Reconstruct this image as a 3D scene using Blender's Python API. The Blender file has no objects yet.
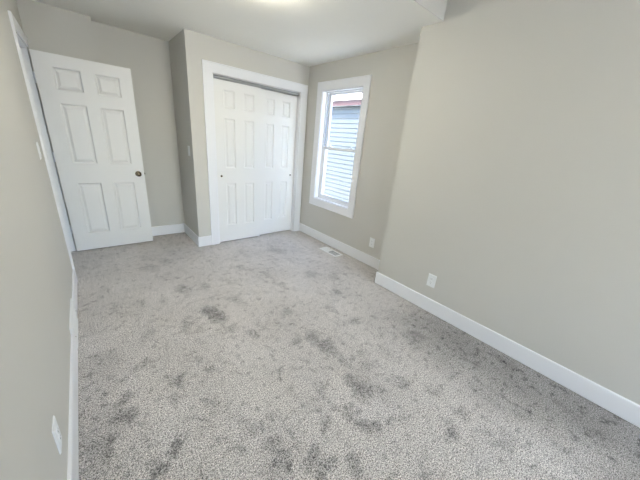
import bpy, bmesh, math
from mathutils import Vector, Matrix, noise

# ------------------------------------------------------------------ measures
XL, XR, XW, XK = -0.249, 2.343, 2.639, 1.000      # left wall, right wall, window wall, closet side wall
YC, YA, YB, YR = 3.553, 4.225, 4.075, 1.625       # closet front, alcove back, alcove jog, end of right wall
H, H2, YS, YBK = 2.435, 2.80, 1.425, -4.20        # ceiling, raised ceiling, ceiling step, wall behind
CAM_H = 1.4668

S = bpy.context.scene
COL = S.collection

# ------------------------------------------------------------------ camera
f_px, yaw, pitch, roll = 270.79, math.radians(41.359), math.radians(19.995), math.radians(5.260)
F = Vector((math.sin(yaw) * math.cos(pitch), math.cos(yaw) * math.cos(pitch), -math.sin(pitch)))
Rt = Vector((math.cos(yaw), -math.sin(yaw), 0))
Up = Rt.cross(F)
R2 = Rt * math.cos(roll) + Up * math.sin(roll)
U2 = -Rt * math.sin(roll) + Up * math.cos(roll)
cd = bpy.data.cameras.new('camera')
cam = bpy.data.objects.new('camera', cd)
COL.objects.link(cam)
cd.sensor_fit = 'HORIZONTAL'
cd.sensor_width = 36
cd.lens = f_px / 640 * 36
cd.clip_start = 0.02
M = Matrix((R2, U2, -F)).transposed().to_4x4()
M.translation = Vector((0, 0, CAM_H))
cam.matrix_world = M
S.camera = cam

# ------------------------------------------------------------------ sky, sun, exposure
SKY, SUN, FILL_WIN, LAMP_A, FILL_LAMP, EXPOSURE = 1.9, 20.0, 26.0, 68.0, 20.0, 0.43
FILL_WIN_COL, LAMP_COL, FILL_LAMP_COL = (0.90, 1.0, 1.18), (1.0, 0.955, 0.82, 1), (1.0, 0.995, 0.96, 1)
w = bpy.data.worlds.new('sky')
S.world = w
w.use_nodes = True
nt = w.node_tree
nt.nodes.clear()
sky = nt.nodes.new('ShaderNodeTexSky')
sky.sky_type = 'NISHITA'
sky.sun_disc = False
sky.sun_elevation = math.radians(56)
sky.sun_rotation = math.radians(221)
sky.dust_density = 2.0
bg = nt.nodes.new('ShaderNodeBackground')
bg.inputs['Strength'].default_value = SKY
wo = nt.nodes.new('ShaderNodeOutputWorld')
nt.links.new(sky.outputs[0], bg.inputs[0])
nt.links.new(bg.outputs[0], wo.inputs[0])

sl = bpy.data.lights.new('sun', 'SUN')
sl.energy = SUN
sl.angle = math.radians(0.6)
sl.color = (1.0, 0.96, 0.9)
so = bpy.data.objects.new('sun', sl)
COL.objects.link(so)
so.rotation_euler = Vector((0.7, 0.8, -1.5)).to_track_quat('-Z', 'Y').to_euler()
so.location = (-3, 2, 9)

# fill light added outside an invented window behind the viewpoint
dl = bpy.data.lights.new('window_fill_light', 'AREA')
dl.shape = 'RECTANGLE'
dl.size, dl.size_y = 1.9, 1.6
dl.energy = FILL_WIN
dl.color = FILL_WIN_COL
do = bpy.data.objects.new('window_fill_light', dl)
COL.objects.link(do)
do.location = (1.10, YBK - 0.20, 1.45)
do.rotation_euler = (math.radians(90), 0, 0)

S.view_settings.view_transform = 'Standard'
S.view_settings.look = 'None'
S.view_settings.gamma = 1
S.view_settings.use_curve_mapping = False
S.view_settings.exposure = EXPOSURE


# ------------------------------------------------------------------ materials
def srgb(r, g, b):
    def c(v):
        v /= 255
        return v / 12.92 if v <= 0.04045 else ((v + 0.055) / 1.055) ** 2.4
    return (c(r), c(g), c(b), 1)


def mat(name, col, rough=0.6, metal=0.0, bump=0.0, bscale=200.0, var=0.0, vscale=3.0, spec=0.5):
    m = bpy.data.materials.new(name)
    m.use_nodes = True
    n, l = m.node_tree.nodes, m.node_tree.links
    p = n['Principled BSDF']
    p.inputs['Roughness'].default_value = rough
    p.inputs['Metallic'].default_value = metal
    p.inputs['Specular IOR Level'].default_value = spec
    tc = n.new('ShaderNodeTexCoord')
    no = n.new('ShaderNodeTexNoise')
    no.inputs['Scale'].default_value = vscale
    no.inputs['Detail'].default_value = 3
    l.new(tc.outputs['Object'], no.inputs['Vector'])
    mx = n.new('ShaderNodeMix')
    mx.data_type = 'RGBA'
    mx.inputs['A'].default_value = tuple(c * (1 - var) for c in col[:3]) + (1,)
    mx.inputs['B'].default_value = tuple(min(1, c * (1 + var)) for c in col[:3]) + (1,)
    l.new(no.outputs['Fac'], mx.inputs['Factor'])
    l.new(mx.outputs['Result'], p.inputs['Base Color'])
    if bump:
        n2 = n.new('ShaderNodeTexNoise')
        n2.inputs['Scale'].default_value = bscale
        n2.inputs['Detail'].default_value = 2
        l.new(tc.outputs['Object'], n2.inputs['Vector'])
        b = n.new('ShaderNodeBump')
        b.inputs['Strength'].default_value = bump
        b.inputs['Distance'].default_value = 0.002
        l.new(n2.outputs['Fac'], b.inputs['Height'])
        l.new(b.outputs[0], p.inputs['Normal'])
    return m


WALL = mat('greige_paint', srgb(205, 203, 196), 0.55, bump=0.12, bscale=260, var=0.012)
CEIL = mat('ceiling_paint', srgb(244, 242, 234), 0.8, bump=0.12, bscale=200, var=0.01)
TRIM = mat('white_trim_paint', srgb(238, 239, 241), 0.32, bump=0.03, bscale=60, var=0.01)
DOORM = mat('white_door_paint', srgb(236, 236, 234), 0.35, bump=0.04, bscale=120, var=0.01)
PLASTIC = mat('white_plastic', srgb(236, 238, 238), 0.3, var=0.01)
VINYL = mat('white_vinyl', srgb(238, 240, 243), 0.35, var=0.01)
NICKEL = mat('satin_nickel', srgb(118, 108, 92), 0.24, metal=1.0, var=0.05, vscale=30)
STEEL = mat('galvanised_track', srgb(176, 178, 178), 0.5, metal=0.3, var=0.06, vscale=20)
DARK = mat('dark_cavity', srgb(38, 38, 38), 0.8, var=0.05)
REG = mat('white_enamel', srgb(238, 239, 239), 0.35, var=0.01)
DAMPER = mat('grey_damper', srgb(84, 92, 98), 0.5, metal=0.2, var=0.05)
GASKET = mat('grey_weatherstrip', srgb(150, 156, 164), 0.6, var=0.04)
SOFFIT = mat('soffit_vinyl', srgb(206, 212, 218), 0.6, var=0.02)
FASCIA = mat('red_fascia', srgb(78, 54, 53), 0.6, var=0.05)
DIRT = mat('pale_concrete', srgb(228, 224, 214), 0.9, bump=0.3, bscale=40, var=0.06, vscale=8)


def siding_mat():
    m = mat('lap_siding', srgb(79, 83, 84), 0.5, var=0.02)
    return m


SIDING = siding_mat()


def shingle_mat():
    m = bpy.data.materials.new('pale_shingles')
    m.use_nodes = True
    n, l = m.node_tree.nodes, m.node_tree.links
    p = n['Principled BSDF']
    p.inputs['Roughness'].default_value = 0.9
    tc = n.new('ShaderNodeTexCoord')
    mp = n.new('ShaderNodeMapping')
    br = n.new('ShaderNodeTexBrick')
    br.inputs['Color1'].default_value = srgb(214, 210, 206)
    br.inputs['Color2'].default_value = srgb(200, 197, 194)
    br.inputs['Mortar'].default_value = srgb(150, 148, 146)
    br.inputs['Scale'].default_value = 1
    br.inputs['Mortar Size'].default_value = 0.008
    br.inputs['Brick Width'].default_value = 0.3
    br.inputs['Row Height'].default_value = 0.14
    mp.inputs['Rotation'].default_value = (0, 0, math.radians(90))
    l.new(tc.outputs['Object'], mp.inputs[0])
    l.new(mp.outputs[0], br.inputs['Vector'])
    l.new(br.outputs['Color'], p.inputs['Base Color'])
    return m


SHINGLE = shingle_mat()


def glass_mat():
    m = bpy.data.materials.new('window_glass')
    m.use_nodes = True
    n, l = m.node_tree.nodes, m.node_tree.links
    n.clear()
    o = n.new('ShaderNodeOutputMaterial')
    t = n.new('ShaderNodeBsdfTransparent')
    t.inputs[0].default_value = (0.95, 0.97, 0.98, 1)
    g = n.new('ShaderNodeBsdfGlossy')
    g.inputs['Roughness'].default_value = 0.02
    mx = n.new('ShaderNodeMixShader')
    mx.inputs[0].default_value = 0.05
    l.new(t.outputs[0], mx.inputs[1])
    l.new(g.outputs[0], mx.inputs[2])
    l.new(mx.outputs[0], o.inputs[0])
    return m


GLASS = glass_mat()


def emit_mat(name, col, s):
    m = bpy.data.materials.new(name)
    m.use_nodes = True
    n, l = m.node_tree.nodes, m.node_tree.links
    n.clear()
    o = n.new('ShaderNodeOutputMaterial')
    e = n.new('ShaderNodeEmission')
    e.inputs[0].default_value = col
    e.inputs[1].default_value = s
    l.new(e.outputs[0], o.inputs[0])
    return m


def carpet_mat():
    m = bpy.data.materials.new('grey_cut_pile_carpet')
    m.use_nodes = True
    n, l = m.node_tree.nodes, m.node_tree.links
    p = n['Principled BSDF']
    p.inputs['Roughness'].default_value = 1.0
    p.inputs['Specular IOR Level'].default_value = 0.05
    p.inputs['Sheen Weight'].default_value = 0.15
    p.inputs['Sheen Roughness'].default_value = 0.6
    tc = n.new('ShaderNodeTexCoord')

    def tex_noise(scale, detail=2.0, rough=0.5, vec=None, dist=0.0):
        x = n.new('ShaderNodeTexNoise')
        x.inputs['Scale'].default_value = scale
        x.inputs['Detail'].default_value = detail
        x.inputs['Roughness'].default_value = rough
        x.inputs['Distortion'].default_value = dist
        l.new(vec if vec else tc.outputs['Object'], x.inputs['Vector'])
        return x.outputs['Fac']

    def ramp(fac, a, b, va=0.0, vb=1.0):
        x = n.new('ShaderNodeMapRange')
        x.interpolation_type = 'SMOOTHSTEP'
        x.inputs['From Min'].default_value = a
        x.inputs['From Max'].default_value = b
        x.inputs['To Min'].default_value = va
        x.inputs['To Max'].default_value = vb
        l.new(fac, x.inputs['Value'])
        return x.outputs['Result']

    def mth(op, a, b):
        x = n.new('ShaderNodeMath')
        x.operation = op
        for i, v in enumerate((a, b)):
            if isinstance(v, (int, float)):
                x.inputs[i].default_value = v
            else:
                l.new(v, x.inputs[i])
        return x.outputs[0]

    # tufts: fine grain of light and dark yarn ends
    vo = n.new('ShaderNodeTexVoronoi')
    vo.inputs['Scale'].default_value = 110
    l.new(tc.outputs['Object'], vo.inputs['Vector'])
    grain = tex_noise(200, 2, 0.7)
    grain2 = tex_noise(110, 2, 0.6)
    tuft = mth('ADD', mth('MULTIPLY', grain, 0.7), mth('MULTIPLY', grain2, 0.3))
    g = ramp(tuft, 0.37, 0.63, 0.22, 1.74)
    # scuffed nap: foot marks pressed against the lie of the pile
    mp = n.new('ShaderNodeMapping')
    mp.inputs['Rotation'].default_value = (0, 0, math.radians(25))
    mp.inputs['Scale'].default_value = (1.0, 0.55, 1)
    l.new(tc.outputs['Object'], mp.inputs[0])
    foot = ramp(tex_noise(6.0, 4, 0.62, mp.outputs[0], 0.15), 0.53, 0.70)
    foot2 = ramp(tex_noise(19, 4, 0.65, None, 0.1), 0.50, 0.72)
    at = n.new('ShaderNodeAttribute')
    at.attribute_name = 'nap_depth'
    marks = at.outputs['Fac']
    broad = tex_noise(2.2, 2, 0.5)
    blot = mth('ADD', mth('MULTIPLY', foot, 0.16), mth('MULTIPLY', foot2, 0.42))
    shade = mth('SUBTRACT', ramp(broad, 0.25, 0.75, 0.98, 1.12), blot)
    # left: darker strip by the wall; right: light falloff painted into carpet colour
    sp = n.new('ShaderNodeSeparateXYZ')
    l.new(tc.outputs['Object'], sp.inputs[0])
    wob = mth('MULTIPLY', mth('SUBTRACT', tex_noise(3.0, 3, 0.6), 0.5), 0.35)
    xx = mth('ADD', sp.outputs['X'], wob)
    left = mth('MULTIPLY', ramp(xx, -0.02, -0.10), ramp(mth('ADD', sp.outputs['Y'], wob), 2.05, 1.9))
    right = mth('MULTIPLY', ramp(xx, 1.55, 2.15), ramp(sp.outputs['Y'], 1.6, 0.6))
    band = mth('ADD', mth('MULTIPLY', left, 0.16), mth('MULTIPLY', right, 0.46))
    marks = mth('MULTIPLY', marks, ramp(tex_noise(45, 3, 0.6), 0.30, 0.62, 0.55, 1.0))
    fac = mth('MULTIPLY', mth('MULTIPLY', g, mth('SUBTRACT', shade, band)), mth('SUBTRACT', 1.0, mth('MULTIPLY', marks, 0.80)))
    cm = n.new('ShaderNodeMix')
    cm.data_type = 'RGBA'
    cm.blend_type = 'MULTIPLY'
    cm.inputs['Factor'].default_value = 1
    cm.inputs['A'].default_value = srgb(196, 191, 187)
    l.new(fac, cm.inputs['B'])
    l.new(cm.outputs['Result'], p.inputs['Base Color'])
    b = n.new('ShaderNodeBump')
    b.inputs['Strength'].default_value = 0.6
    b.inputs['Distance'].default_value = 0.006
    hgt = mth('SUBTRACT', tuft, mth('MULTIPLY', vo.outputs['Distance'], 0.4))
    hgt = mth('SUBTRACT', hgt, mth('MULTIPLY', marks, 0.4))
    l.new(hgt, b.inputs['Height'])
    l.new(b.outputs[0], p.inputs['Normal'])
    return m


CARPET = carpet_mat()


# ------------------------------------------------------------------ mesh helpers
def box(bm, x0, y0, z0, x1, y1, z1):
    v = [bm.verts.new((x, y, z)) for z in (z0, z1) for x, y in ((x0, y0), (x1, y0), (x1, y1), (x0, y1))]
    for q in ((3, 2, 1, 0), (4, 5, 6, 7), (0, 1, 5, 4), (1, 2, 6, 5), (2, 3, 7, 6), (3, 0, 4, 7)):
        bm.faces.new([v[i] for i in q])
    return v


def prism(bm, pts, vec):
    """closed polygon pts (3D) pushed along vec"""
    a = [bm.verts.new(p) for p in pts]
    b = [bm.verts.new(Vector(p) + Vector(vec)) for p in pts]
    n = len(pts)
    bm.faces.new(a[::-1])
    bm.faces.new(b)
    for i in range(n):
        bm.faces.new((a[i], a[(i + 1) % n], b[(i + 1) % n], b[i]))


def loft(bm, rings, closed_ring=True, caps=True):
    rs = [[bm.verts.new(p) for p in r] for r in rings]
    n = len(rs[0])
    for a, b in zip(rs, rs[1:]):
        for i in range(n if closed_ring else n - 1):
            bm.faces.new((a[i], a[(i + 1) % n], b[(i + 1) % n], b[i]))
    if caps:
        bm.faces.new(rs[0][::-1])
        bm.faces.new(rs[-1])


def lathe(bm, prof, origin, axis, seg=32):
    """prof: (radius, height along axis)"""
    ax = Vector(axis).normalized()
    u = ax.orthogonal().normalized()
    v = ax.cross(u)
    o = Vector(origin)
    loft(bm, [[o + ax * h + (u * math.cos(t) + v * math.sin(t)) * r
               for t in [2 * math.pi * k / seg for k in range(seg)]] for r, h in prof])


def obj(name, bm, m, parent=None, smooth=False, bevel=0.0, recalc=True):
    if recalc:
        bmesh.ops.recalc_face_normals(bm, faces=bm.faces)
    me = bpy.data.meshes.new(name)
    bm.to_mesh(me)
    bm.free()
    me.materials.append(m)
    o = bpy.data.objects.new(name, me)
    COL.objects.link(o)
    if parent:
        o.parent = parent
    if smooth:
        for p in me.polygons:
            p.use_smooth = True
        md = o.modifiers.new('split', 'EDGE_SPLIT')
        md.split_angle = math.radians(40)
    if bevel:
        md = o.modifiers.new('bevel', 'BEVEL')
        md.width = bevel
        md.segments = 2
        md.limit_method = 'ANGLE'
        md.angle_limit = math.radians(40)
    return o


def empty(name, loc, rotz=0.0):
    o = bpy.data.objects.new(name, None)
    COL.objects.link(o)
    o.location = loc
    o.rotation_euler = (0, 0, rotz)
    o.empty_display_size = 0.05
    return o


def tag(o, label, cat, group=None, kind=None):
    o['label'] = label
    o['category'] = cat
    if group:
        o['group'] = group
    if kind:
        o['kind'] = kind
    return o


def struct(o, label, cat):
    return tag(o, label, cat, kind='structure')


def copy_tree(o, parent=None):
    c = o.copy()
    COL.objects.link(c)
    if parent:
        c.parent = parent
    for ch in list(o.children):
        copy_tree(ch, c)
    return c


B = bmesh.new

# ------------------------------------------------------------------ floor and ceilings
# foot marks in the nap: centre x, y, half length, half width (m), heading (deg), depth
SCUFFS = [(0.53, 2.524, 0.089, 0.052, 100.0, 0.5),
          (0.645, 2.015, 0.119, 0.065, 104.0, 0.75),
          (0.886, 2.119, 0.102, 0.04, 110.0, 0.3),
          (0.437, 1.99, 0.06, 0.051, 31.0, 0.4),
          (0.492, 1.867, 0.039, 0.027, 92.0, 0.4),
          (0.803, 1.604, 0.067, 0.043, 120.0, 0.45),
          (0.892, 1.693, 0.068, 0.022, 109.0, 0.35),
          (0.673, 1.761, 0.053, 0.043, 98.0, 0.35),
          (0.096, 1.733, 0.05, 0.038, 33.0, 0.5),
          (0.355, 1.554, 0.048, 0.033, 126.0, 0.45),
          (0.434, 1.458, 0.052, 0.025, 98.0, 0.4),
          (0.237, 1.497, 0.049, 0.034, 158.0, 0.45),
          (0.176, 2.505, 0.058, 0.026, 96.0, 0.35),
          (0.013, 2.519, 0.057, 0.023, 83.0, 0.35),
          (0.724, 2.519, 0.065, 0.043, 60.0, 0.35),
          (0.023, 1.722, 0.049, 0.044, 118.0, 0.3),
          (0.156, 2.046, 0.055, 0.034, 104.0, 0.25),
          (1.2, 1.23, 0.128, 0.051, 99.0, 0.6),
          (1.051, 1.356, 0.053, 0.04, 17.0, 0.4),
          (1.562, 1.501, 0.08, 0.039, 83.0, 0.4),
          (1.602, 1.28, 0.071, 0.038, 171.0, 0.35),
          (1.193, 1.717, 0.054, 0.045, 149.0, 0.4),
          (1.822, 2.153, 0.083, 0.062, 82.0, 0.35),
          (1.373, 2.359, 0.147, 0.031, 92.0, 0.3),
          (1.393, 2.141, 0.099, 0.031, 95.0, 0.3),
          (1.634, 1.024, 0.04, 0.039, 79.0, 0.3),
          (1.326, 0.875, 0.049, 0.039, 94.0, 0.35),
          (1.848, 0.838, 0.092, 0.082, 91.0, 0.35),
          (0.748, 1.139, 0.038, 0.02, 88.0, 0.5),
          (1.378, 0.98, 0.04, 0.03, 164.0, 0.3),
          (1.807, 1.724, 0.041, 0.031, 32.0, 0.4),
          (2.015, 1.984, 0.1, 0.058, 41.0, 0.3),
          (1.22, 0.993, 0.076, 0.028, 93.0, 0.35),
          (0.227, 1.476, 0.053, 0.042, 19.0, 0.5),
          (0.201, 1.349, 0.037, 0.021, 149.0, 0.4),
          (-0.056, 1.5, 0.058, 0.023, 69.0, 0.5),
          (-0.039, 1.359, 0.043, 0.038, 79.0, 0.7),
          (0.117, 1.076, 0.034, 0.023, 26.0, 0.7),
          (0.038, 1.001, 0.042, 0.033, 110.0, 0.75),
          (0.34, 1.187, 0.048, 0.025, 103.0, 0.4),
          (0.248, 1.117, 0.041, 0.019, 120.0, 0.35),
          (0.344, 0.902, 0.038, 0.021, 109.0, 0.3),
          (-0.154, 1.232, 0.11, 0.01, 93.0, 0.5),
          (-0.2, 1.261, 0.098, 0.01, 92.0, 0.35),
          (0.197, 0.867, 0.022, 0.019, 164.0, 0.45),
          (0.021, 1.086, 0.034, 0.021, 108.0, 0.3),
          (0.43, 1.012, 0.05, 0.016, 133.0, 0.3),
          (1.122, 0.773, 0.074, 0.048, 115.0, 0.65),
          (0.997, 0.558, 0.079, 0.037, 123.0, 0.65),
          (0.928, 0.696, 0.061, 0.019, 101.0, 0.5),
          (0.819, 0.73, 0.042, 0.022, 20.0, 0.5),
          (0.902, 0.893, 0.055, 0.02, 72.0, 0.4),
          (0.749, 1.129, 0.046, 0.02, 85.0, 0.5),
          (0.461, 0.942, 0.042, 0.016, 147.0, 0.4),
          (0.623, 0.633, 0.038, 0.033, 115.0, 0.6),
          (0.666, 0.547, 0.042, 0.035, 138.0, 0.5),
          (0.794, 0.496, 0.05, 0.045, 131.0, 0.5),
          (0.512, 0.705, 0.056, 0.036, 94.0, 0.55),
          (0.509, 0.805, 0.047, 0.033, 108.0, 0.4),
          (0.587, 0.906, 0.044, 0.017, 148.0, 0.3),
          (1.149, 0.499, 0.047, 0.018, 142.0, 0.35),
          (0.989, 0.698, 0.041, 0.023, 18.0, 0.35),
          (1.399, 0.645, 0.057, 0.045, 133.0, 0.35),
          (0.631, 0.765, 0.047, 0.031, 87.0, 0.25),
          (1.327, 0.269, 0.061, 0.035, 31.0, 0.5),
          (1.568, -0.074, 0.064, 0.047, 10.0, 0.45),
          (1.508, 0.277, 0.042, 0.029, 2.0, 0.4),
          (1.529, 0.476, 0.046, 0.036, 72.0, 0.3),
          (1.542, 0.045, 0.056, 0.042, 3.0, 0.3),
          (1.021, 0.25, 0.035, 0.024, 133.0, 0.4),
          (1.83, 0.044, 0.06, 0.043, 132.0, 0.35),
          (1.514, 0.154, 0.048, 0.034, 178.0, 0.25),
          (0.538, 3.268, 0.092, 0.066, 103.0, 0.35),
          (0.365, 3.188, 0.101, 0.058, 115.0, 0.3),
          (1.204, 2.713, 0.101, 0.046, 123.0, 0.3),
          (1.836, 2.956, 0.118, 0.065, 119.0, 0.3),
          (0.979, 2.486, 0.098, 0.035, 117.0, 0.25)]


def nap_depth(x, y):
    p = Vector((x * 11, y * 11, 0.3))
    dx = noise.noise(p) * 0.05 + noise.noise(p * 2.7) * 0.035 + noise.noise(p * 6.5) * 0.02
    dy = noise.noise(p + Vector((7.1, 3.3, 5))) * 0.05 + noise.noise(p * 2.7 + Vector((2.2, 9.1, 1))) * 0.035 + noise.noise(p * 6.5 + Vector((4.4, 1.7, 2))) * 0.02
    best = 0.0
    for cx, cy, ra, rb, ang, st in SCUFFS:
        ux, uy = x + dx - cx, y + dy - cy
        if ux * ux + uy * uy > 4 * max(ra, 0.02) ** 2:
            continue
        c, s_ = math.cos(math.radians(ang)), math.sin(math.radians(ang))
        r = math.hypot((ux * c + uy * s_) / ra, (-ux * s_ + uy * c) / max(rb, 0.02))
        t = min(1.0, max(0.0, (1.75 - r) / 1.25))
        best = max(best, st * t * t * (3 - 2 * t))
    return best


def frange(a, b_, n_):
    return [a + (b_ - a) * i / n_ for i in range(n_ + 1)]


b = B()
gx = [XL - 0.12] + frange(XL, XW, 200) + [XW + 0.15]
gy = frange(YBK - 0.12, -0.1, 6) + frange(0.0, 4.24, 290) + [4.35]
nap = []
rows = []
for y in gy:
    row = []
    for x in gx:
        d = nap_depth(x, y) if y > 0 else 0.0
        nap.append(d)
        row.append(b.verts.new((x, y, -0.003 * d)))
    rows.append(row)
for r0, r1 in zip(rows, rows[1:]):
    for i in range(len(gx) - 1):
        b.faces.new((r0[i], r0[i + 1], r1[i + 1], r1[i]))
box(b, XL - 0.12, YBK - 0.12, -0.15, XW + 0.15, 4.35, -0.006)
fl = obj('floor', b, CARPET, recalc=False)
ad = fl.data.attributes.new('nap_depth', 'FLOAT', 'POINT')
ad.data.foreach_set('value', nap + [0.0] * (len(fl.data.vertices) - len(nap)))
struct(fl, 'light grey cut-pile carpet with scuffed darker foot marks', 'floor')
b = B(); box(b, XL - 0.12, YS + 0.012, H, XW + 0.15, 4.35, 2.95)
struct(obj('ceiling', b, CEIL), 'white flat ceiling over the closet end of the room', 'ceiling')
b = B(); box(b, XL - 0.12, YBK - 0.12, H2, XW + 0.15, YS + 0.012, 2.95)
struct(obj('ceiling', b, CEIL), 'raised white ceiling beyond the step at the top edge', 'ceiling')
b = B(); box(b, XL, YS + 0.009, H, XR, YS + 0.012, H2)
struct(obj('wall_step', b, WALL), 'beige face of the ceiling step above the right wall', 'wall')

# ------------------------------------------------------------------ walls
DY0, DY1, DZ = 3.262, 4.050, 2.045       # entry doorway
b = B()
box(b, XL - 0.12, YBK - 0.12, 0, XL, DY0, H2)
box(b, XL - 0.12, DY0, DZ, XL, DY1, H2)
box(b, XL - 0.12, DY1, 0, XL, 4.35, H2)
struct(obj('wall_left', b, WALL), 'pale grey wall along the left side, with the doorway at its far end', 'wall')
b = B(); box(b, XL, YB, 0, 0.268, 4.35, H)
struct(obj('wall_jog', b, WALL), 'beige projecting wall section behind the open white door', 'wall')
b = B(); box(b, 0.268, YA, 0, XK, 4.35, H)
struct(obj('wall_alcove', b, WALL), 'beige back wall of the alcove between open door and closet', 'wall')
CX0, CX1, CZ = 1.270, 2.507, 2.085       # closet opening
b = B()
box(b, XK, YC, 0, XK + 0.1, 4.35, H)
box(b, XK + 0.1, YC, 0, CX0, YC + 0.11, H)
box(b, CX0, YC, CZ, CX1, YC + 0.11, H)
box(b, CX1, YC, 0, XW, YC + 0.11, H)
box(b, XK + 0.1, 4.23, 0, XW, 4.35, H)
struct(obj('wall_closet', b, WALL), 'beige wall around the white closet doors with its outside corner', 'wall')
WY0, WY1, WZ0, WZ1 = 2.480, 3.212, 0.641, 2.107   # window opening
b = B()
box(b, XW, YR - 0.3, 0, XW + 0.15, WY0, H)
box(b, XW, WY1, 0, XW + 0.15, 4.35, H)
box(b, XW, WY0, 0, XW + 0.15, WY1, WZ0)
box(b, XW, WY0, WZ1, XW + 0.15, WY1, H)
struct(obj('wall_window', b, WALL), 'greige wall holding the white double-hung window', 'wall')
b = B(); box(b, XR, YBK - 0.12, 0, XW, YR, H2)
struct(obj('wall_right', b, WALL), 'large plain greige wall filling the right side of the photo', 'wall')
BX0, BX1, BZ0, BZ1 = 0.10, 2.10, 0.60, 2.30       # unseen window added in the wall behind to let in light
b = B()
box(b, XL, YBK - 0.12, 0, BX0, YBK, H2)
box(b, BX1, YBK - 0.12, 0, XR, YBK, H2)
box(b, BX0, YBK - 0.12, 0, BX1, YBK, BZ0)
box(b, BX0, YBK - 0.12, BZ1, BX1, YBK, H2)
struct(obj('wall_back', b, WALL), 'greige wall behind the viewpoint with an added window', 'wall')
b = B()
box(b, XL - 1.22, 2.6, 0, XL - 1.12, 5.0, H)
box(b, XL - 1.12, 2.6, 0, XL - 0.12, 2.7, H)
box(b, XL - 1.12, 4.9, 0, XL - 0.12, 5.0, H)
struct(obj('wall_hall', b, WALL), 'hall walls beyond the doorway behind the open door', 'wall')
b = B(); box(b, XL - 1.22, 2.6, H, XL - 0.12, 5.0, H + 0.1)
struct(obj('ceiling_hall', b, CEIL), 'hall ceiling beyond the doorway', 'ceiling')
b = B(); box(b, XL - 1.22, 2.6, -0.15, XL - 0.12, 5.0, -0.001)
struct(obj('floor_hall', b, CARPET), 'hall carpet beyond the doorway', 'floor')

# ------------------------------------------------------------------ baseboards
BT, BH = 0.013, 0.140


def base_run(bm, p0, p1, n):
    n = Vector((n[0], n[1], 0))
    prof = [(0, 0.006), (BT, 0.006), (BT, BH - 0.005), (BT - 0.004, BH), (0, BH)]
    p0 = Vector((p0[0], p0[1], 0)); p1 = Vector((p1[0], p1[1], 0))
    prism(bm, [p0 + n * a + Vector((0, 0, z)) for a, z in prof], p1 - p0)


def baseboard(side, runs, label):
    bm = B()
    for r in runs:
        base_run(bm, *r)
    struct(obj('baseboard_' + side, bm, TRIM), label, 'baseboard')


RG0, RG1 = 2.085, 2.505                   # wall register breaks the left baseboard
baseboard('left', [((XL, YBK), (XL, RG0), (1, 0)), ((XL, RG1), (XL, 3.182), (1, 0))], 'white baseboard along the left wall beside the carpet')
baseboard('alcove', [((XL + 0.015, YB), (0.268 + BT, YB), (0, -1)), ((0.268, YB), (0.268, YA - BT), (1, 0)),
                     ((0.268, YA), (XK - BT, YA), (0, -1)), ((XK, YC - BT), (XK, YA), (-1, 0))],
         'white baseboard running round the alcove beside the open door')
baseboard('closet', [((XK, YC), (1.159, YC), (0, -1)), ((2.617, YC), (XW - BT, YC), (0, -1))],
          'short white baseboard pieces at both sides of the closet casing')
baseboard('window', [((XW, YR), (XW, YC), (-1, 0))], 'white baseboard under the window')
baseboard('right', [((XR, YBK), (XR, YR + BT), (-1, 0)), ((XR, YR), (XW - BT, YR), (0, 1))], 'long white baseboard under the large right wall')
baseboard('back', [((XL + BT, YBK), (XR - BT, YBK), (0, 1))], 'white baseboard behind the viewpoint')


# ------------------------------------------------------------------ mitred casings
def casing(bm, pts, wid, to3d, closed=False, t0=0.012, t1=0.017):
    """pts: inner edge polyline in wall (u,v); each with outward mitre (du,dv); profile stands off the wall"""
    prof = [(0.004, 0.0), (0.004, t0 - 0.002), (0.008, t0), (wid - 0.014, t0 + 0.001), (wid - 0.006, t1), (wid, t1 - 0.001), (wid, 0.0)]
    rings = []
    for (u, v, du, dv) in pts:
        rings.append([to3d(u + du * a, v + dv * a, d) for a, d in prof])
    if closed:
        rings.append(rings[0])
    loft(bm, rings, True, not closed)


# closet casing + jamb + track
t = empty('trim_2', (0.5 * (CX0 + CX1), YC, 0))
struct(t, 'wide white flat casing around the closet doors', 'door casing')


def under(o, root):
    o.parent = root
    o.matrix_parent_inverse = Matrix.Translation(-Vector(root.location)) if not root.rotation_euler.z else root.matrix_world.inverted()
    return o


b = B()
casing(b, [(CX0, 0.003, -1, 0), (CX0, CZ, -1, 1), (CX1, CZ, 1, 1), (CX1, 0.003, 1, 0)], 0.111, lambda u, v, d: (u, YC - d, v))
under(obj('casing', b, TRIM), t)
b = B()
box(b, CX0 - 0.004, YC + 0.0, 0.003, CX0 + 0.008, YC + 0.115, CZ)
box(b, CX1 - 0.008, YC + 0.0, 0.003, CX1 + 0.004, YC + 0.115, CZ)
box(b, CX0 + 0.008, YC + 0.0, CZ - 0.004, CX1 - 0.008, YC + 0.115, CZ + 0.006)
under(obj('jamb', b, TRIM), t)
b = B()   # twin-channel steel track with three fins
box(b, CX0 + 0.009, YC + 0.034, CZ - 0.009, CX1 - 0.009, YC + 0.108, CZ - 0.0055)
for y in (0.014, 0.060, 0.104):
    box(b, CX0 + 0.009, YC + y, CZ - 0.033, CX1 - 0.009, YC + y + 0.002, CZ - (0.015 if y < 0.03 else 0.009))
for k in range(4):
    x = CX0 + 0.06 + k * (CX1 - CX0 - 0.14) / 3
    box(b, x, YC + 0.014, CZ - 0.017, x + 0.02, YC + 0.040, CZ - 0.009)
tr = under(obj('track', b, STEEL), t)
tr['label'] = 'grey steel sliding-door track under the closet head'
b = B()
box(b, 1.872, YC + 0.02, 0.001, 1.908, YC + 0.10, 0.006)
box(b, 1.884, YC + 0.0545, 0.006, 1.896, YC + 0.0585, 0.022)
under(obj('floor_guide', b, PLASTIC), t)


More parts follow.
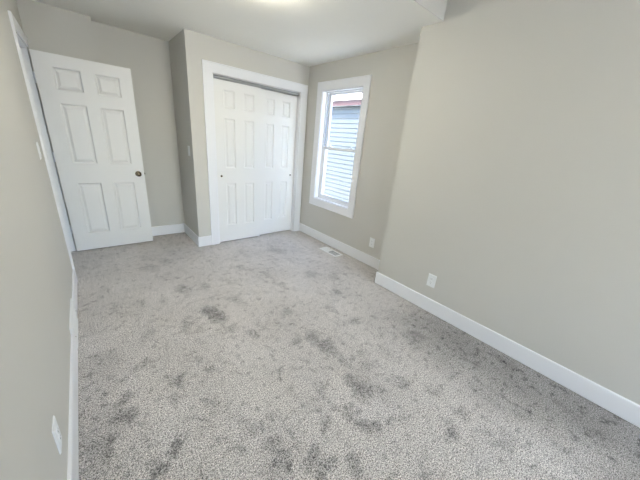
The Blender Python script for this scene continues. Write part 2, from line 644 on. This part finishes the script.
# ------------------------------------------------------------------ six-panel doors
def panel_face(bm, xs, zs, y, sgn, panels):
    """moulded face: sgn=-1 faces -Y"""
    grid = {}

    def V(x, z, dy=0.0):
        k = (round(x, 5), round(z, 5), round(dy, 5))
        if k not in grid:
            grid[k] = bm.verts.new((x, y - sgn * dy, z))
        return grid[k]
    for i in range(len(xs) - 1):
        for j in range(len(zs) - 1):
            x0, x1, z0, z1 = xs[i], xs[i + 1], zs[j], zs[j + 1]
            if (i, j) in panels:
                prev = (0.0, 0.0)
                for ins, dep in ((0.004, 0.0050), (0.010, 0.0120), (0.020, 0.0130), (0.040, 0.0040), (0.044, 0.0035)):
                    a, da = prev
                    q0 = [V(x0 + a, z0 + a, da), V(x1 - a, z0 + a, da), V(x1 - a, z1 - a, da), V(x0 + a, z1 - a, da)]
                    q1 = [V(x0 + ins, z0 + ins, dep), V(x1 - ins, z0 + ins, dep), V(x1 - ins, z1 - ins, dep), V(x0 + ins, z1 - ins, dep)]
                    for k in range(4):
                        bm.faces.new((q0[k], q0[(k + 1) % 4], q1[(k + 1) % 4], q1[k]))
                    prev = (ins, dep)
                bm.faces.new(q1)
            else:
                bm.faces.new((V(x0, z0), V(x1, z0), V(x1, z1), V(x0, z1)))
    return V


def door_mesh(wd, z0, z1, th, xs, zs):
    """door occupying x 0..wd, y 0..th, z z0..z1"""
    bm = B()
    xs = [0] + xs + [wd]
    zs = [z0] + zs + [z1]
    pan = {(i, j) for i in (1, 3) for j in (1, 3, 5)}
    Vf = panel_face(bm, xs, zs, 0.0, -1, pan)
    Vb = panel_face(bm, xs, zs, th, 1, pan)
    for i in range(len(xs) - 1):
        for z in (z0, z1):
            bm.faces.new((Vf(xs[i], z), Vf(xs[i + 1], z), Vb(xs[i + 1], z), Vb(xs[i], z)))
    for j in range(len(zs) - 1):
        for x in (0, wd):
            bm.faces.new((Vf(x, zs[j]), Vf(x, zs[j + 1]), Vb(x, zs[j + 1]), Vb(x, zs[j])))
    return bm


# entry door, swung open square to the left wall
DX0, DX1, DYF, DTH = -0.235, 0.540, 4.010, 0.035
d1 = obj('door_1', door_mesh(DX1 - DX0, 0.012, 2.030, DTH,
                             [-0.105 - DX0, 0.104 - DX0, 0.214 - DX0, 0.424 - DX0], [0.210, 0.797, 1.013, 1.598, 1.722, 1.916]), DOORM)
d1.location = (DX0, DYF, 0)
struct(d1, 'white six-panel door standing open against the far left wall', 'door')
KX, KZ = 0.477 - DX0, 0.900
for sg, y0 in ((-1, 0.0), (1, DTH)):
    b = B()
    lathe(b, [(0.0115, 0.004), (0.011, 0.022), (0.015, 0.028), (0.0235, 0.034), (0.0275, 0.043), (0.0270, 0.053), (0.0205, 0.061), (0.010, 0.0645), (0.001, 0.065)],
          (KX, y0, KZ), (0, sg, 0))
    kn = obj('door_knob', b, NICKEL, d1, smooth=True)
    kn['label'] = 'round satin nickel door knob'
    b = B()
    lathe(b, [(0.032, 0.0002), (0.032, 0.003), (0.029, 0.006), (0.020, 0.008), (0.011, 0.0085)], (KX, y0, KZ), (0, sg, 0))
    obj('rosette', b, NICKEL, kn, smooth=True)
b = B(); box(b, DX1 - DX0, 0.006, KZ - 0.028, DX1 - DX0 + 0.0012, 0.029, KZ + 0.028); box(b, DX1 - DX0 + 0.001, 0.012, KZ - 0.008, DX1 - DX0 + 0.010, 0.022, KZ + 0.008)
obj('latch', b, NICKEL, d1)
for z in (1.800, 1.072, 0.275):
    b = B()
    lathe(b, [(0.0060, -0.046), (0.0060, 0.046), (0.003, 0.050)], (-0.0062, 0.006, z), (0, 0, 1), 14)
    box(b, -0.0022, 0.003, z - 0.045, -0.0002, DTH, z + 0.045)
    box(b, -0.036, DTH - 0.0012, z - 0.045, -0.006, DTH + 0.0005, z + 0.045)
    obj('hinge', b, TRIM, d1)

# entry doorway trim
t1 = empty('trim_1', (XL, 3.64, 0))
struct(t1, 'white casing and jamb of the doorway in the left wall', 'door casing')
b = B()
CW = 0.080
near = [(DY0, 0.003, -1, 0), (DY0, DZ, -1, 1), (4.073, DZ, 0, 1)]
casing(b, near, CW, lambda u, v, d: (XL + d, u, v))
under(obj('casing', b, TRIM), t1)
b = B()
box(b, XL - 0.122, DY0 - 0.003, 0.003, XL + 0.0, DY0 + 0.012, DZ)
box(b, XL - 0.122, DY1 - 0.004, 0.003, XL + 0.0, DY1 + 0.003, DZ)
box(b, XL - 0.122, DY0 + 0.012, DZ - 0.008, XL + 0.0, DY1 - 0.004, DZ + 0.003)
under(obj('jamb', b, TRIM), t1)
b = B()
box(b, XL - 0.075, DY0 + 0.012, 0.003, XL - 0.04, DY0 + 0.023, DZ - 0.012)
box(b, XL - 0.075, DY1 - 0.015, 0.003, XL - 0.04, DY1 - 0.004, DZ - 0.012)
box(b, XL - 0.075, DY0 + 0.012, DZ - 0.020, XL - 0.04, DY1 - 0.004, DZ - 0.008)
under(obj('door_stop', b, TRIM), t1)

# closet bypass doors: the left one runs in front
zsC = [0.245, 0.830, 1.030, 1.630, 1.743, 1.942]
LX0, LX1 = CX0 + 0.009, 1.893
d2 = obj('door_2', door_mesh(LX1 - LX0, 0.014, 2.041, 0.030, [1.397 - LX0, 1.537 - LX0, 1.655 - LX0, 1.802 - LX0], zsC), DOORM)
d2.location = (LX0, YC + 0.020, 0)
struct(d2, 'left white six-panel sliding closet door, running in front of its pair', 'closet door')
RX0, RX1 = 1.872, CX1 - 0.010
d3 = obj('door_3', door_mesh(RX1 - RX0, 0.014, 2.041, 0.030, [2.000 - RX0, 2.128 - RX0, 2.250 - RX0, 2.382 - RX0], zsC), DOORM)
d3.location = (RX0, YC + 0.066, 0)
struct(d3, 'right white six-panel sliding closet door, next to the window wall', 'closet door')
for d, x in ((d2, 1.339 - LX0), (d3, 2.438 - RX0)):
    b = B()
    lathe(b, [(0.0135, 0.0002), (0.0135, 0.002), (0.0115, 0.0025), (0.0095, 0.0008), (0.001, 0.0006)], (x, 0, 0.928), (0, -1, 0), 24)
    fp = obj('finger_pull', b, NICKEL, d, smooth=True)
    fp['label'] = 'small round dark metal finger pull'


# ------------------------------------------------------------------ double-hung windows
def make_window(name, loc, rotz, wd, ht, cw, label):
    """local: x across, y outwards, origin at the middle of the opening's bottom on the room face"""
    r = empty(name, loc, rotz)
    struct(r, label, 'window')
    h = wd / 2
    b = B()
    casing(b, [(-h, 0, -1, -1), (-h, ht, -1, 1), (h, ht, 1, 1), (h, 0, 1, -1)], cw, lambda u, v, d: (u, -d, v), closed=True)
    obj('casing', b, TRIM, r)
    b = B()      # jamb extension boards lining the recess
    e = 0.004
    box(b, -h - 0.004, 0, -0.004, -h + e, 0.062, ht + 0.004); box(b, h - e, 0, -0.004, h + 0.004, 0.062, ht + 0.004)
    box(b, -h + e, 0, ht - e, h - e, 0.062, ht + 0.004); box(b, -h + e, 0, -0.004, h - e, 0.062, e)
    obj('jamb', b, TRIM, r)
    b = B()      # vinyl frame with its two sash channels
    fw = 0.030
    for s in (-1, 1):
        x0, x1 = sorted((s * h, s * (h - fw)))
        box(b, x0, 0.062, 0, x1, 0.150, ht)
        xa, xb = sorted((s * (h - fw), s * (h - fw - 0.008)))
        box(b, xa, 0.094, fw, xb, 0.099, ht - fw)
    box(b, -h + fw, 0.062, ht - 0.016, h - fw, 0.150, ht)
    box(b, -h + fw, 0.062, 0, h - fw, 0.150, 0.022)
    obj('frame', b, VINYL, r)
    b = B()
    for s in (-1, 1):
        xa, xb = sorted((s * (h - fw), s * (h - fw - 0.004)))
        box(b, xa, 0.066, fw + 0.72 * ht * 0 + 0.735, xb, 0.092, ht - fw)
    obj('sash_track', b, GASKET, r)
    mid = 0.735 * ht / 1.46
    g = h - fw - 0.001
    for nm, y0, z0, z1, lowrail, toprail in (('lower_sash', 0.066, 0.023, mid + 0.022, 0.046, 0.038), ('upper_sash', 0.101, mid - 0.014, ht - 0.017, 0.030, 0.022)):
        b = B()
        sw = 0.038
        box(b, -g, y0, z0, -g + sw, y0 + 0.027, z1); box(b, g - sw, y0, z0, g, y0 + 0.027, z1)
        box(b, -g + sw, y0, z0, g - sw, y0 + 0.027, z0 + lowrail)
        box(b, -g + sw, y0, z1 - toprail, g - sw, y0 + 0.027, z1)
        sa = obj(nm, b, VINYL, r)
        b = B(); box(b, -g + sw, y0 + 0.011, z0 + lowrail, g - sw, y0 + 0.015, z1 - toprail)
        obj('glass', b, GLASS, sa)
        if nm == 'lower_sash':
            for s in (-1, 1):
                b = B()
                x = s * 0.21
                box(b, x - 0.034, y0 - 0.001, z1, x + 0.034, y0 + 0.027, z1 + 0.011)
                lathe(b, [(0.013, 0.010), (0.012, 0.024), (0.004, 0.027)], (x, y0 + 0.016, z1), (0, 0, 1), 16)
                box(b, x - 0.024, y0 + 0.010, z1 + 0.012, x + 0.004, y0 + 0.018, z1 + 0.022)
                obj('sash_lock', b, VINYL, sa)
    return r


make_window('window_1', (XW, (WY0 + WY1) / 2, WZ0), -math.pi / 2, WY1 - WY0, WZ1 - WZ0, 0.110,
            'white double-hung window looking onto a neighbouring house with lap siding')
make_window('window_2_added', ((BX0 + BX1) / 2, YBK, BZ0), math.pi, BX1 - BX0, BZ1 - BZ0, 0.110,
            'white double-hung window added unseen behind the viewpoint for fill light')


# ------------------------------------------------------------------ electrical plates
def plate(b, w_, h_, t_=0.0055, c=0.006):
    """wall plate in local x (across), z (up), standing off along -y"""
    def ring(a, y):
        return [(-w_ / 2 + a, y, -h_ / 2 + a), (w_ / 2 - a, y, -h_ / 2 + a), (w_ / 2 - a, y, h_ / 2 - a), (-w_ / 2 + a, y, h_ / 2 - a)]
    loft(b, [ring(0, 0), ring(0, -t_ * 0.45), ring(c * 0.5, -t_ * 0.9), ring(c, -t_)])


def make_outlet(loc, rotz, label):
    r = empty('outlet', loc, rotz)
    tag(r, label, 'outlet')
    b = B(); plate(b, 0.078, 0.124)
    obj('cover_plate', b, PLASTIC, r)
    for s in (-1, 1):
        b = B()
        n = 20
        pr = []
        for k in range(n):
            a = 2 * math.pi * k / n
            pr.append((max(-0.0145, min(0.0145, 0.0175 * math.cos(a))), 0.0142 * math.sin(a) + s * 0.0195))
        loft(b, [[(x, -0.0050, z) for x, z in pr], [(x, -0.0078, z) for x, z in pr]])
        rc = obj('receptacle', b, PLASTIC, r)
        b = B()
        box(b, -0.0075, -0.0081, s * 0.0195 + 0.000, -0.0058, -0.0077, s * 0.0195 + 0.008)
        box(b, 0.0055, -0.0081, s * 0.0195 + 0.001, 0.0072, -0.0077, s * 0.0195 + 0.007)
        lathe(b, [(0.0024, 0.0077), (0.0024, 0.0081)], (0, 0, s * 0.0195 - 0.006), (0, -1, 0), 12)
        obj('slots', b, DARK, rc)
    b = B(); lathe(b, [(0.003, 0.005), (0.0028, 0.0066), (0.001, 0.0068)], (0, 0, 0), (0, -1, 0), 12)
    obj('screw', b, PLASTIC, r)
    return r


def make_switch(loc, rotz, label, m=PLASTIC):
    r = empty('light_switch', loc, rotz)
    tag(r, label, 'light switch')
    b = B(); plate(b, 0.074, 0.118)
    obj('cover_plate', b, m, r)
    b = B()
    prism(b, [(-0.0165, -0.005, -0.033), (-0.0165, -0.0088, -0.033), (-0.0165, -0.0066, 0.0), (-0.0165, -0.0080, 0.033), (-0.0165, -0.005, 0.033)], (0.033, 0, 0))
    obj('rocker', b, m, r)
    for s in (-1, 1):
        b = B(); lathe(b, [(0.003, 0.005), (0.0028, 0.0064), (0.001, 0.0066)], (0, 0, s * 0.0485), (0, -1, 0), 12)
        obj('screw', b, m, r)
    return r


make_outlet((XR, 1.016, 0.321), math.pi / 2 * -1, 'white outlet low on the large right wall above its baseboard')
make_outlet((XW, 1.997, 0.315), -math.pi / 2, 'white outlet low on the window wall, between window and wall corner')
make_outlet((XL, 1.140, 0.322), math.pi / 2, 'white outlet low on the left wall, nearest the viewpoint')
make_switch((XL, 2.905, 1.224), math.pi / 2, 'white light switch on the left wall beside the doorway casing')
make_switch((XK, 3.705, 1.215), -math.pi / 2, 'pale light switch on the narrow alcove side wall next to the closet')

# ------------------------------------------------------------------ floor register by the window wall
VX0, VX1, VY0, VY1 = 2.418, 2.566, 2.402, 2.748
fr = empty('floor_register', ((VX0 + VX1) / 2, (VY0 + VY1) / 2, 0))
tag(fr, 'white metal floor register set in the carpet below the window', 'floor vent')
hx, hy = (VX1 - VX0) / 2, (VY1 - VY0) / 2
ix, iy = hx - 0.026, hy - 0.028
b = B()
for a0, a1 in (((-hx, -hy), (-ix, hy)), ((ix, -hy), (hx, hy)), ((-ix, -hy), (ix, -iy)), ((-ix, iy), (ix, hy)), ((-ix, 0.012), (ix, 0.034))):
    box(b, a0[0], a0[1], 0.001, a1[0], a1[1], 0.0085)
obj('frame', b, REG, fr, bevel=0.002)
b = B(); box(b, -ix, -iy, 0.0008, ix, iy, 0.0016)
obj('damper', b, DAMPER, fr)
for k in range(5):
    b = B()
    y = -iy + 0.020 + k * 0.0255
    box(b, -ix, y, 0.0016, ix, y + 0.0025, 0.0050)
    obj('louver', b, REG, fr)
for x in (-0.016, 0.016):
    b = B()
    box(b, x - 0.0015, -iy, 0.0016, x + 0.0015, 0.012, 0.0050)
    obj('louver', b, REG, fr)
for k in range(7):
    b = B()
    y = 0.036 + k * 0.0156
    prism(b, [(-ix, y, 0.002), (-ix, y + 0.012, 0.002), (-ix, y + 0.0150, 0.0070), (-ix, y + 0.0035, 0.0078)], (2 * ix, 0, 0))
    obj('louver', b, REG, fr)
b = B(); box(b, -0.003, -0.02, 0.0085, 0.003, 0.0, 0.0085 + 0.008); b2 = b
for v in b2.verts:
    v.co.y += 0.034
obj('lever', b, REG, fr)

# ------------------------------------------------------------------ baseboard register on the left wall
wr = empty('wall_register', (XL, (RG0 + RG1) / 2, 0))
tag(wr, 'white vent register fitted into the left wall baseboard', 'wall vent')
hw, rt, rh = (RG1 - RG0) / 2, 0.0165, 0.188
b = B()
out = [[(0.0, -hw, 0.003), (0.0, hw, 0.003), (0.0, hw, rh), (0.0, -hw, rh)],
       [(0.007, -hw, 0.003), (0.007, hw, 0.003), (0.007, hw, rh), (0.007, -hw, rh)],
       [(rt, -hw + 0.030, 0.012), (rt, hw - 0.030, 0.012), (rt, hw - 0.030, rh - 0.014), (rt, -hw + 0.030, rh - 0.014)],
       [(rt, -hw + 0.046, 0.032), (rt, hw - 0.046, 0.032), (rt, hw - 0.046, rh - 0.036), (rt, -hw + 0.046, rh - 0.036)],
       [(0.003, -hw + 0.048, 0.034), (0.003, hw - 0.048, 0.034), (0.003, hw - 0.048, rh - 0.038), (0.003, -hw + 0.048, rh - 0.038)]]
loft(b, out)
obj('frame', b, REG, wr)
for k in range(7):
    z = 0.042 + k * 0.0145
    b = B()
    prism(b, [(0.004, -hw + 0.048, z), (0.0150, -hw + 0.048, z - 0.006), (0.0150, -hw + 0.048, z - 0.003), (0.004, -hw + 0.048, z + 0.003)], (0, 2 * hw - 0.096, 0))
    obj('louver', b, REG, wr)
for s in (-1, 1):
    b = B(); lathe(b, [(0.0045, rt - 0.001), (0.004, rt + 0.0015), (0.001, rt + 0.002)], (0, s * (hw - 0.038), rh * 0.5), (1, 0, 0), 12)
    obj('screw', b, NICKEL, wr)


# ------------------------------------------------------------------ ceiling lights
def make_light(x, y, z, rad, strength, label, col):
    r = empty('ceiling_light', (x, y, z))
    tag(r, label, 'ceiling light')
    b = B()
    lathe(b, [(rad, 0), (rad, -0.016), (rad - 0.006, -0.020), (rad - 0.014, -0.020), (rad - 0.014, -0.004)], (0, 0, 0), (0, 0, 1), 48)
    obj('trim_ring', b, PLASTIC, r, smooth=True)
    b = B()
    rr = rad - 0.015
    lathe(b, [(rr, -0.006), (rr, -0.030), (rr * 0.94, -0.050), (rr * 0.75, -0.070), (rr * 0.4, -0.083), (0.002, -0.086)], (0, 0, 0), (0, 0, 1), 48)
    obj('diffuser', b, emit_mat('lamp_diffuser', col, strength), r, smooth=True)
    return r


make_light(1.082, 2.030, H, 0.150, LAMP_A, 'glowing round flush ceiling light at the top edge of the photo', LAMP_COL)
make_light(1.05, -0.70, H2, 0.150, FILL_LAMP, 'round fill light added on the raised ceiling, unseen behind the viewpoint', FILL_LAMP_COL)  # added lamp out of view, brightens the near half of the room

# ------------------------------------------------------------------ neighbouring house outside the window
NX = 5.0
GZ = -0.6
nh = empty('neighbouring_house', (NX, 4.5, GZ))
tag(nh, 'neighbouring house with pale lap siding and red fascia seen through the window', 'house')
NY0, NY1 = -1.5, 11.0
pitch_ = 0.105
b = B()
pts = []
z = GZ
while z < 2.30:
    pts += [(NX - 0.008, NY0, z), (NX - 0.016, NY0, z + 0.007), (NX - 0.002, NY0, z + pitch_ - 0.0005)]
    z += pitch_
prism(b, pts + [(NX + 0.15, NY0, z), (NX + 0.15, NY0, GZ)], (0, NY1 - NY0, 0))
under(obj('siding', b, SIDING), nh)
b = B(); box(b, NX - 0.115, NY0, 2.300, NX + 0.1, NY1, 2.312)
under(obj('soffit', b, SOFFIT), nh)
b = B(); box(b, NX - 0.135, NY0, 2.292, NX - 0.115, NY1, 2.405)
under(obj('fascia', b, FASCIA), nh)
b = B()
rs = 0.42
L = 3.0
prism(b, [(NX - 0.160, NY0 - 0.1, 2.400), (NX - 0.160, NY0 - 0.1, 2.415), (NX + L, NY0 - 0.1, 2.415 + (L + 0.160) * rs), (NX + L, NY0 - 0.1, 2.400 + (L + 0.160) * rs)], (0, NY1 - NY0 + 0.2, 0))
under(obj('roof', b, SHINGLE), nh)
b = B(); box(b, XW + 0.15, -12, GZ - 0.1, 20, 20, GZ)
box(b, -20, -20, GZ - 0.1, XW + 0.15, YBK - 0.12, GZ)
struct(obj('ground', b, DIRT), 'side yard ground between the two houses', 'ground')
